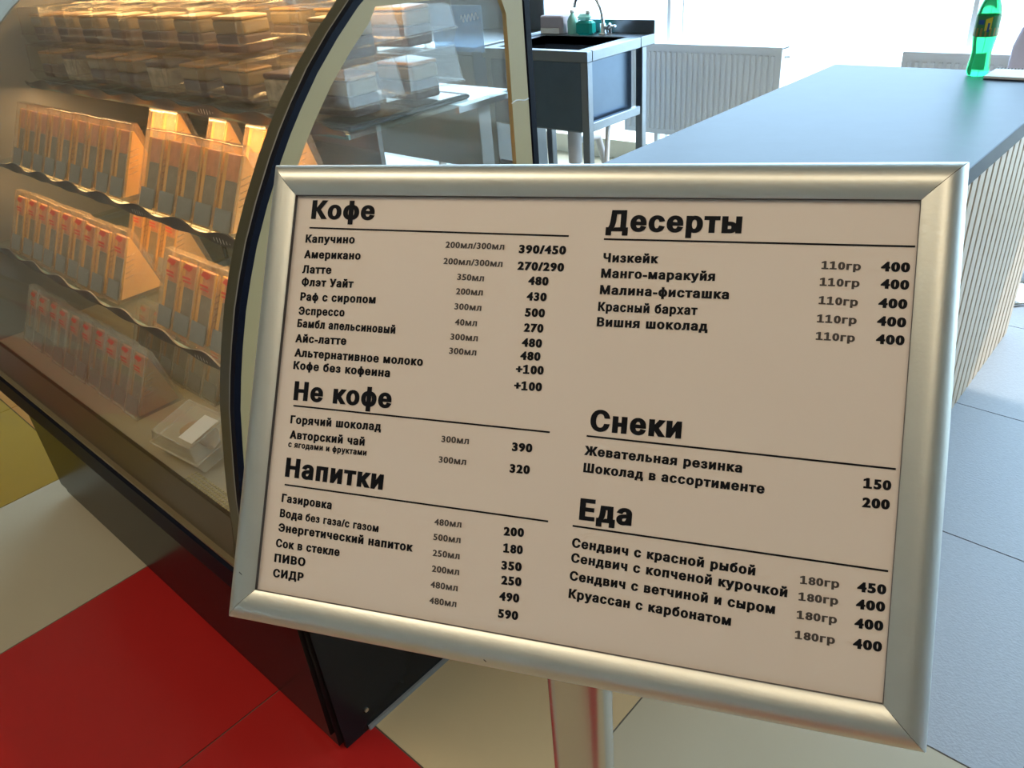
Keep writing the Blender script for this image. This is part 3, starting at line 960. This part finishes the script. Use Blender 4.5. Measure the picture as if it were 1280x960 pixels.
# lower shelf
G3 = 'sandwich boxes on the lower shelf'
pB = wedge('sandwich_box', 'x', G3, False, 1)
xsB = [-1.185, -1.252, -1.315, -1.376]
place_row(pB, xsB, 0.498, 0.7625, 0.004, ['sandwich box with red print in the right-hand four of the lower shelf, %s from right' % ORD[k + 1] for k in range(4)], True)
xsB2 = [-1.600 - 0.0665 * k for k in range(9)]
lab = ['sandwich box with red print in the long lower-shelf block, %s left of the gap' % ORD[k + 1] for k in range(len(xsB2))]
place_row(pB, xsB2, 0.496, 0.7625, 0.003, lab, False)
G4 = 'sandwich boxes at the back of the lower shelf'
pB2 = wedge('sandwich_box', 'x', G4, False, 1)
xsB3 = [-1.16, -1.228, -1.62, -1.69, -1.76]
place_row(pB2, xsB3, 0.615, 0.7625, 0.004, ['sandwich box behind the front row of the lower shelf, %s from the right' % ORD[k + 1] for k in range(5)], True)
# deck
G5 = 'sandwich boxes on the deck'
pD = wedge('sandwich_box', 'x', G5, True, 2)
xsD = [-1.580 - 0.0665 * k for k in range(10)]
place_row(pD, xsD, 0.448, 0.5205, 0.003, ['cloudy wedge sandwich box on the bottom deck, %s from the right' % ORD[k + 1] if k else 'cloudy wedge sandwich box at the right end of the bottom deck row' for k in range(10)], True)
G6 = 'sandwich boxes at the back of the deck'
pD2 = wedge('sandwich_box', 'x', G6, True, 2)
xsD2 = [-1.49 - 0.0665 * k for k in range(6)]
place_row(pD2, xsD2, 0.575, 0.5205, 0.004, ['cloudy sandwich box behind the bottom deck row, %s from the right' % ORD[k + 1] for k in range(6)], True)

# croissants in clamshells at the right end of the deck
def croissant_box(loc, rz, label, tilt=0.0):
    t = thing('croissant_box', (0, 0, 0), label, 'food box', 'croissant boxes on the deck')
    a, bq, hh = 0.075, 0.055, 0.062
    def ringz(z, k): return [(-a * k, -bq * k, z), (a * k, -bq * k, z), (a * k, bq * k, z), (-a * k, bq * k, z)]
    m = MB()
    rs = [ringz(0, .86), ringz(0.030, 1.0), ringz(0.034, 1.03), ringz(0.034, .98), ringz(hh, .82)]
    vs = sum(rs, [])
    fs = [(3, 2, 1, 0), (16, 17, 18, 19)]
    for k in range(4):
        for i in range(4):
            j = (i + 1) % 4
            fs.append((k * 4 + i, k * 4 + j, k * 4 + 4 + j, k * 4 + 4 + i))
    m.add(vs, fs)
    for i in range(4):
        p, q = rs[2][i], rs[2][(i + 1) % 4]
        m.tube([p, q], 0.0016, 6)
        p, q = rs[4][i], rs[4][(i + 1) % 4]
        m.tube([p, q], 0.0013, 6)
    m.build('clamshell', M['plastic_pale'], t)
    c = MB()
    n = 15
    path, rad = [], []
    for k in range(n):
        u = k / (n - 1)
        ang = PI * (0.12 + 0.76 * u)
        path.append((0.052 * math.cos(ang), -0.020 + 0.034 * math.sin(ang), 0.0245))
        rad.append(0.006 + 0.0155 * math.sin(PI * u) * (1 + 0.10 * (k % 2)))
    c.tube(path, rad, 12)
    c.build('croissant', M['bread_crust'], t)
    s_ = MB(); s_.box((0.012, -0.034, hh + 0.0003), (0.054, 0.030, hh + 0.0008)); s_.build('sticker', M['sticker_white'], t)
    t.location = loc; t.rotation_euler = (tilt, 0, rz)
    return t
croissant_box((-1.320, 0.478, 0.5330), 0.10, 'clear croissant box with white sticker at the front right of the deck', 0.22)
croissant_box((-1.330, 0.640, 0.5205), -0.08, 'clear croissant box lying behind the front one on the deck')
croissant_box((-1.340, 0.650, 0.5860), -0.04, 'clear croissant box stacked on the rear one on the deck')

# ---------------------------------------------------------------- cake slices in clamshells on the upper shelf
def cake_box(label, kind):
    t = thing('cake_box', (0, 0, 0), label, 'cake box', 'cake boxes on the upper shelf')
    a, bq, hh = 0.066, 0.058, 0.078
    def ringz(z, k, kk=None): 
        kk = k if kk is None else kk
        return [(-a * k, -bq * kk, z), (a * k, -bq * kk, z), (a * k, bq * kk, z), (-a * k, bq * kk, z)]
    m = MB()
    rs = [ringz(0.0, .90), ringz(0.020, .98), ringz(0.0225, 1.0), ringz(0.0245, .97), ringz(hh, .88)]
    vs = sum(rs, [])
    fs = [(3, 2, 1, 0), (16, 17, 18, 19)]
    for k in range(4):
        for i in range(4):
            j = (i + 1) % 4
            fs.append((k * 4 + i, k * 4 + j, k * 4 + 4 + j, k * 4 + 4 + i))
    m.add(vs, fs)
    for i in range(4):
        m.tube([rs[2][i], rs[2][(i + 1) % 4]], 0.0016, 6)
        m.tube([rs[4][i], rs[4][(i + 1) % 4]], 0.0012, 6)
        m.tube([rs[3][i], rs[4][i]], 0.0012, 6)
    m.build('clamshell', M['plastic'], t)
    # wedge of cake, pointing along +x
    def slab(z0, z1, mt, nm, e=0.0):
        pts = [(-0.044 - e, -0.036 - e), (0.042 + e, -0.030 - e), (0.044 + e, 0.022 + e), (-0.042 - e, 0.036 + e)]
        q = MB()
        q.add([(x, y, z0) for x, y in pts] + [(x, y, z1) for x, y in pts], [(3, 2, 1, 0), (4, 5, 6, 7), (0, 1, 5, 4), (1, 2, 6, 5), (2, 3, 7, 6), (3, 0, 4, 7)])
        q.build(nm, mt, t, bevel=0.004)
    if kind == 0:
        slab(0.004, 0.034, M['cake_base'], 'berry_layer'); slab(0.0342, 0.056, M['cake_cream'], 'cream_layer'); slab(0.0562, 0.062, M['cake_top'], 'glaze')
    else:
        slab(0.004, 0.050, M['cake_speck'], 'speckled_layer'); slab(0.0502, 0.060, M['cake_base'], 'dark_top')
    return t
protos = [cake_box('x', 0), cake_box('x', 1)]
used = [False, False]
cols = [(-1.062 - 0.142 * k) for k in range(9)]
rowname = ['front', 'rear']
lvl = ['bottom', 'upper', 'topmost']
for ci, x in enumerate(cols):
    for r, y in enumerate((0.776, 0.905)):
        top_n = 2
        if ci == 1 and r == 0: top_n = 1
        if ci >= 3 and r == 1: top_n = 3 if ci % 2 else 2
        for L_ in range(top_n):
            kind = 1 if (ci == 1 and r == 0 and L_ == 0) or (ci > 2 and L_ == 0 and ci % 3 == 1) else 0
            z = 1.1135 + L_ * 0.0805
            if r == 0 and L_ == 1: yy = y + 0.012
            else: yy = y
            lb = '%s cake box in the %s of upper-shelf stacks, %s column from the right' % (lvl[L_], rowname[r] + ' row', ORD[ci + 1])
            rz = random.uniform(-0.05, 0.05)
            loc = (x + random.uniform(-.003, .003), yy, z)
            if not used[kind]:
                used[kind] = True
                p = protos[kind]; p.location = loc; p.rotation_euler = (0, 0, rz); p['label'] = lb
            else:
                dup(protos[kind], loc, lb, rz)
# dark slate tray the cake boxes stand on
tr = MB(); tr.bbox((XL + 0.06, 0.712, 1.1045), (-0.992, 0.972, 1.1130), 0.003); tr = tr.build('slate_tray', M['tray']); tag(tr, 'dark slate tray under the cake boxes on the upper shelf', 'tray')

# pale blue film with a scribble hung inside the rear door
fs_ = thing('blue_film_sheet', (-1.11, 1.071, 1.235), 'pale blue see-through sheet with white scribble on the rear sliding door', 'sheet')
MB().box((-1.175, 1.0705, 1.160), (-1.046, 1.0712, 1.236)).build('film', M['sheet_blue'], fs_)
sc2 = MB()
pts = []
for k in range(40):
    u = k / 39
    pts.append((-1.098 + 0.045 * u, 1.0698, 1.214 + 0.006 * math.sin(u * 31) + 0.006 * u))
sc2.tube(pts, 0.0008, 5); sc2.build('scribble', M['rail_mark'], fs_)

# ---------------------------------------------------------------- bar counter
CT = 0.84
cx0, cx1, cy0, cy1 = -1.125, -0.405, 1.30, 2.875
ctr = thing('bar_counter', (-0.765, 2.09, 0), 'long bar counter with dark blue top and beige vertical slats behind the menu sign', 'counter')
MB().box((cx0 + 0.02, cy0 + 0.02, 0.0), (cx1 - 0.022, cy1 - 0.02, CT - 0.041)).build('carcass', M['counter_body'], ctr)
MB().bbox((cx0, cy0, CT - 0.040), (cx1 + 0.002, cy1, CT), 0.0025).build('worktop', [M['counter_top']], ctr)
MB().box((cx1 + 0.0022, cy0 + .001, CT - 0.0395), (cx1 + 0.0030, cy1 - .001, CT - 0.001)).build('edge_band', M['counter_edge'], ctr)
sl = MB()
pitch = 0.0570
n = int((cy1 - cy0 - 0.03) / pitch)
for k in range(n + 1):
    y0 = cy1 - 0.012 - k * pitch
    y1 = max(y0 - 0.0445, cy0 + 0.012)
    sl.bbox((cx1 - 0.0215, y1, 0.0), (cx1 - 0.006, y0, CT - 0.041), 0.002)
sl.build('slat_panel', M['slat'], ctr)
sl = MB()
n = int((cx1 - cx0 - 0.05) / pitch)
for yq, yr in ((cy0 + 0.004, cy0 + 0.0195), (cy1 - 0.0195, cy1 - 0.004)):
    for k in range(n + 1):
        x0 = cx1 - 0.024 - k * pitch
        sl.bbox((x0 - 0.0445, yq, 0.0), (x0, yr, CT - 0.041), 0.002)
sl.build('end_slat_panel', M['slat'], ctr)

# green soda bottle
bx, by = -0.657, 2.792
bt = thing('soda_bottle', (bx, by, CT), 'green plastic soda bottle with yellow and green label on the counter', 'bottle')
pr = [(0.0, 0.004), (0.020, 0.0), (0.027, 0.003), (0.0305, 0.012), (0.031, 0.022), (0.0295, 0.040), (0.0275, 0.055), (0.027, 0.068), (0.029, 0.086), (0.0315, 0.102), (0.032, 0.112), (0.032, 0.168),
      (0.0315, 0.176), (0.028, 0.192), (0.021, 0.210), (0.0135, 0.226), (0.0125, 0.236), (0.0125, 0.243), (0.0, 0.243)]
MB().lathe((bx, by, CT), pr, 36).build('bottle_body', M['green'], bt)
lb = MB().lathe((bx, by, CT), [(0.0326, 0.112), (0.0328, 0.114), (0.0328, 0.166), (0.0326, 0.168)], 36).build('bottle_label', M['green_label'], bt)
def onlabel(a0, a1, z0, z1, mt, nm, sl_=0.0, r=0.0333):
    m = MB(); k = 8
    lo_ = [(bx + r * math.cos(a0 + (a1 - a0) * i / k), by + r * math.sin(a0 + (a1 - a0) * i / k), CT + z0 + sl_ * i / k) for i in range(k + 1)]
    hi_ = [(bx + r * math.cos(a0 + (a1 - a0) * i / k), by + r * math.sin(a0 + (a1 - a0) * i / k), CT + z1 + sl_ * i / k) for i in range(k + 1)]
    m.strip(lo_, hi_); return m.build(nm, mt, lb)
fa = math.atan2(-by, -bx)    # bottle side facing the room
onlabel(fa - 1.5, fa + 1.5, 0.114, 0.136, M['label_orange'], 'orange_band', 0, 0.0331)
onlabel(fa - 0.15, fa + 0.35, 0.128, 0.160, M['label_yellow'], 'yellow_leaf', 0.006)
onlabel(fa - 0.75, fa - 0.25, 0.146, 0.158, M['label_blue'], 'blue_mark', 0.0)
onlabel(fa + 0.05, fa + 0.22, 0.126, 0.150, M['label_blue'], 'blue_stroke', 0.0, 0.0335)
MB().lathe((bx, by, CT), [(0.0, 0.2435), (0.0145, 0.2435), (0.015, 0.246), (0.015, 0.258), (0.0135, 0.261), (0.0, 0.261)], 24).build('bottle_cap', M['cap'], bt)

# spiral notebook
nb = thing('spiral_notebook', (-0.54, 2.825, CT), 'open white spiral notebook lying on the counter corner beside the bottle', 'notebook')
MB().bbox((-0.625, 2.735, CT), (-0.420, 2.905 - 0.04, CT + 0.003), 0.001).build('cover', M['cover'], nb)
MB().bbox((-0.624, 2.737, CT + 0.0031), (-0.421, 2.905 - 0.044, CT + 0.010), 0.001).build('pages', M['page'], nb)
sp_ = MB()
for k in range(22):
    x = -0.618 + k * 0.0092
    sp_.tube([(x, 2.864 + 0.006 * math.cos(a), CT + 0.0065 + 0.006 * math.sin(a)) for a in [i * PI / 5 for i in range(11)]], 0.0009, 5)
sp_.build('wire_spiral', M['wire'], nb)

# lavender cloth bundle on the stool end beyond the notebook
lvm = MB()
lc = (-0.580, 3.235)
seg = 30; prof_ = [(0.0, 0.0), (0.075, 0.0), (0.085, 0.05), (0.090, 0.14), (0.086, 0.20), (0.070, 0.255), (0.045, 0.295), (0.02, 0.32), (0.0, 0.325)]
vs = []
for r, z in prof_:
    for k in range(seg):
        w = 2 * PI * k / seg
        rr = r * (1 + 0.07 * math.sin(5 * w + z * 9) + 0.04 * math.sin(9 * w))
        vs.append((lc[0] + rr * math.cos(w), lc[1] + rr * 0.8 * math.sin(w), 0.66 + z))
fs = []
for i in range(len(prof_) - 1):
    for k in range(seg):
        k2 = (k + 1) % seg
        fs.append((i * seg + k, i * seg + k2, (i + 1) * seg + k2, (i + 1) * seg + k))
lvm.add(vs, fs, 0, True)
tag(lvm.build('cloth_bag', M['lavender']), 'pale lavender cloth bag behind the notebook at the right edge', 'bag')
stool = thing('bar_stool', (-0.560, 3.24, 0), 'bar stool with dark round seat standing past the far end of the counter', 'stool')
MB().lathe((-0.560, 3.24, 0), [(0.0, 0.0), (0.19, 0.0), (0.195, 0.006), (0.19, 0.014), (0.05, 0.024), (0.028, 0.05), (0.028, 0.62), (0.0, 0.62)], 40).build('pedestal', M['chrome'], stool)
MB().lathe((-0.560, 3.24, 0), [(0.0, 0.615), (0.16, 0.615), (0.175, 0.63), (0.175, 0.65), (0.16, 0.66), (0.0, 0.66)], 36).build('seat', M['dark'], stool)

# ---------------------------------------------------------------- radiators under the windows
def radiator(x0, x1, label):
    t = thing('radiator', ((x0 + x1) / 2, 4.04, 0.0), label, 'radiator', 'radiators along the window wall')
    z0, z1, yf = 0.215, 0.700, 3.985
    m = MB(); m.bbox((x0, yf + 0.008, z0), (x1, yf + 0.012, z1), 0.001)
    m.bbox((x0, yf + 0.075, z0), (x1, yf + 0.081, z1), 0.001)
    k = 0; x = x0 + 0.02
    while x + 0.03 < x1 - 0.012:
        m.bbox((x, yf, z0 + 0.028), (x + 0.021, yf + 0.0085, z1 - 0.036), 0.006)
        x += 0.0335
    m.build('fluted_panel', M['radiator'], t)
    g = MB(); g.bbox((x0 - 0.003, yf + 0.004, z1 - 0.008), (x1 + 0.003, yf + 0.085, z1 + 0.004), 0.002); g.build('top_grille', M['radiator'], t)
    for xs in (x0, x1):
        s_ = MB(); s_.bbox((xs - 0.003, yf + 0.004, z0), (xs + 0.003, yf + 0.085, z1), 0.001); s_.build('side_panel', M['radiator'], t)
    for xs in (x0 + 0.2, x1 - 0.2):
        s_ = MB(); s_.box((xs - 0.012, yf + 0.03, 0.0), (xs + 0.012, yf + 0.06, z0)); s_.build('foot', M['radiator'], t)
    v = MB(); v.tube([(x1 + 0.003, yf + 0.045, z1 - 0.045), (x1 + 0.028, yf + 0.045, z1 - 0.045)], 0.007, 10); v.build('bleed_valve', M['screw'], t)
radiator(-2.78, -1.835, 'white fluted panel radiator under the window beside the steel sink')
radiator(-1.255, -0.30, 'white panel radiator just showing behind the far end of the counter')

# ---------------------------------------------------------------- steel sink unit
sx0, sx1, sy0, sy1, sz = -2.80, -2.175, 2.842, 3.372, 0.85
sk = thing('sink_unit', ((sx0 + sx1) / 2, 3.1, 0), 'free-standing stainless steel sink with deep tub and square legs', 'sink')
# rim with an opening
ix0, ix1, iy0, iy1 = sx0 + 0.055, sx1 - 0.075, sy0 + 0.04, sy1 - 0.12
rm = MB()
rm.bbox((sx0, sy0, sz - 0.045), (sx1, iy0, sz), 0.003); rm.bbox((sx0, iy1, sz - 0.045), (sx1, sy1, sz), 0.003)
rm.bbox((sx0, iy0, sz - 0.045), (ix0, iy1, sz), 0.003); rm.bbox((ix1, iy0, sz - 0.045), (sx1, iy1, sz), 0.003)
rm.build('rim', M['steel'], sk)
tb = MB()
bz = 0.500
def qd(m, a, b_, c, d): m.add([a, b_, c, d], [(0, 1, 2, 3)])
for e, zz in ((0.0, bz), (0.002, bz - 0.002)):
    xa, xb, ya, yb = ix0 - e, ix1 + e, iy0 - e, iy1 + e
    tb.add([(xa, ya, zz), (xb, ya, zz), (xb, yb, zz), (xa, yb, zz), (xa, ya, sz - .004), (xb, ya, sz - .004), (xb, yb, sz - .004), (xa, yb, sz - .004)],
           [(0, 1, 2, 3), (0, 4, 5, 1), (1, 5, 6, 2), (2, 6, 7, 3), (3, 7, 4, 0)])
tb.build('tub', M['steel'], sk)
# apron sheets round the tub
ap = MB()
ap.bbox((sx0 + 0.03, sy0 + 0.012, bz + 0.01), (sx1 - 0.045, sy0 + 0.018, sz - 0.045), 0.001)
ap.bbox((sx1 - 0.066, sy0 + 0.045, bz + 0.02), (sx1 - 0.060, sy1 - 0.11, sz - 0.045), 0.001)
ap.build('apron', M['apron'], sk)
for lx, ly in ((sx1 - 0.045, sy0 + 0.010), (sx1 - 0.045, sy1 - 0.10), (sx0 + 0.01, sy0 + 0.010), (sx0 + 0.01, sy1 - 0.10)):
    MB().bbox((lx, ly, 0.0), (lx + 0.038, ly + 0.038, sz - 0.0445), 0.003).build('leg', M['steel'], sk)
MB().bbox((sx1 - 0.040, sy0 + 0.05, 0.505), (sx1 - 0.012, sy1 - 0.105, 0.545), 0.003).build('side_rail', M['steel'], sk)
rr_ = MB(); rr_.tube([(sx0 + 0.03, sy0 + 0.03, 0.31), (sx1 - 0.03, sy0 + 0.03, 0.31)], 0.014, 12); rr_.build('front_stretcher', M['steel'], sk)
MB().bbox((sx0, sy1 - 0.012, sz), (sx1, sy1, sz + 0.058), 0.002).build('backsplash', M['steel'], sk)
pp = MB()
pp.tube([(-2.43, 3.06, 0.497), (-2.43, 3.06, 0.46)], 0.024, 16); pp.tube([(-2.43, 3.06, 0.46), (-2.43, 3.06, 0.30)], 0.034, 16); pp.tube([(-2.43, 3.06, 0.30), (-2.43, 3.06, 0.27)], 0.026, 16)
pp.tube([(-2.43, 3.09, 0.40), (-2.43, 3.25, 0.38), (-2.43, 3.32, 0.2), (-2.43, 3.34, 0.0)], 0.018, 12)
pp.build('drain_trap', M['pipe'], sk)
pp = MB(); pp.tube([(-2.14 - 0.08, 3.05, 0.50), (-2.20, 3.00, 0.30), (-2.17, 2.98, 0.10), (-2.16, 2.98, 0.012)], 0.012, 12); pp.build('white_hose', M['pipe_white'], sk)
# tap
tp = MB()
tp.lathe((-2.420, 3.295, sz), [(0.0, 0.0), (0.024, 0.0), (0.024, 0.008), (0.015, 0.012), (0.013, 0.05), (0.0, 0.05)], 20)
arcp = [(-2.420, 3.295, sz + 0.05), (-2.424, 3.295, sz + 0.085), (-2.434, 3.293, sz + 0.12), (-2.450, 3.290, sz + 0.150), (-2.475, 3.283, sz + 0.172), (-2.505, 3.275, sz + 0.180),
        (-2.535, 3.266, sz + 0.172), (-2.553, 3.260, sz + 0.150), (-2.558, 3.258, sz + 0.122)]
tp.tube(arcp, [0.009] + [0.0075] * 7 + [0.010], 10)
tp.build('tap', M['chrome'], sk)
tp = MB(); tp.tube([(-2.420, 3.295, sz + 0.03), (-2.385, 3.288, sz + 0.032), (-2.370, 3.284, sz + 0.050)], [0.009, 0.010, 0.006], 10)
tp.tube([(-2.385, 3.305, sz), (-2.385, 3.305, sz + 0.035)], 0.010, 10); tp.tube([(-2.385, 3.305, sz + 0.035), (-2.345, 3.29, sz + 0.04)], 0.006, 8)
tp.build('tap_handle', M['chrome'], sk)

# soap containers behind the tub
so_ = thing('soap_canister', (-2.515, 3.285, sz), 'teal liquid soap canister with pale top beside the tap', 'canister')
MB().bbox((-2.565, 3.262, sz), (-2.468, 3.312, sz + 0.062), 0.010).build('canister_body', M['teal'], so_)
tpm = MB(); tpm.bbox((-2.560, 3.266, sz + 0.0625), (-2.485, 3.308, sz + 0.092), 0.012); tpm.build('canister_top', M['teal_pale'], so_)
MB().lathe((-2.50, 3.287, sz + 0.0925), [(0.0, 0.0), (0.012, 0.0), (0.012, 0.014), (0.0, 0.014)], 16).build('screw_cap', M['pipe_white'], so_)
sb = thing('soap_bottle', (-2.600, 3.292, sz), 'slim pale green soap bottle left of the teal canister', 'bottle')
MB().lathe((-2.600, 3.292, sz), [(0.0, 0.0), (0.024, 0.0), (0.026, 0.006), (0.026, 0.06), (0.018, 0.08), (0.010, 0.088), (0.010, 0.096), (0.0, 0.096)], 24).build('bottle_body', M['teal_pale'], sb)
MB().lathe((-2.600, 3.292, sz + 0.0965), [(0.0, 0.0), (0.011, 0.0), (0.011, 0.012), (0.0, 0.012)], 16).build('bottle_cap', M['pipe_white'], sb)
bxm = thing('paper_towel_pack', (-2.71, 3.30, sz), 'lavender-grey paper towel pack on the left of the sink rim', 'paper towels')
MB().bbox((-2.785, 3.262, sz), (-2.640, 3.352, sz + 0.085), 0.006).build('towel_stack', M['lav_grey'], bxm)
MB().bbox((-2.780, 3.257, sz + 0.004), (-2.66, 3.2615, sz + 0.03), 0.002).build('paper_band', M['page'], bxm)

# steel work table left of the sink, seen through the case
wt = thing('steel_work_table', (-3.45, 3.1, 0), 'stainless steel work table with closed front left of the sink', 'table')
MB().bbox((-4.05, 2.84, 0.81), (-2.86, 3.40, 0.85), 0.004).build('table_top', M['steel'], wt)
MB().bbox((-4.03, 2.86, 0.12), (-2.88, 3.38, 0.809), 0.004).build('cabinet', M['steel'], wt)
MB().bbox((-4.05, 3.385, 0.85), (-2.86, 3.40, 1.00), 0.003).build('backsplash', M['steel'], wt)
for lx in (-4.02, -2.93):
    for ly in (2.88, 3.32):
        MB().bbox((lx, ly, 0.0), (lx + 0.04, ly + 0.04, 0.1195), 0.003).build('leg', M['steel'], wt)

# cardboard box with a black tray on it, behind the case
cb = thing('cardboard_box', (-1.55, 1.75, 0), 'brown cardboard box on the floor behind the display case', 'box')
MB().bbox((-1.78, 1.55, 0.0), (-1.36, 1.95, 0.42), 0.004).build('carton', M['cardboard'], cb)
MB().box((-1.78, 1.745, 0.4202), (-1.36, 1.755, 0.4210)).build('lid_seam', M['dark'], cb)
bt_ = MB(); bt_.bbox((-1.76, 1.57, 0.4212), (-1.38, 1.93, 0.50), 0.01); tag(bt_.build('black_crate', M['dark']), 'black plastic crate sitting on the brown cardboard box', 'crate')
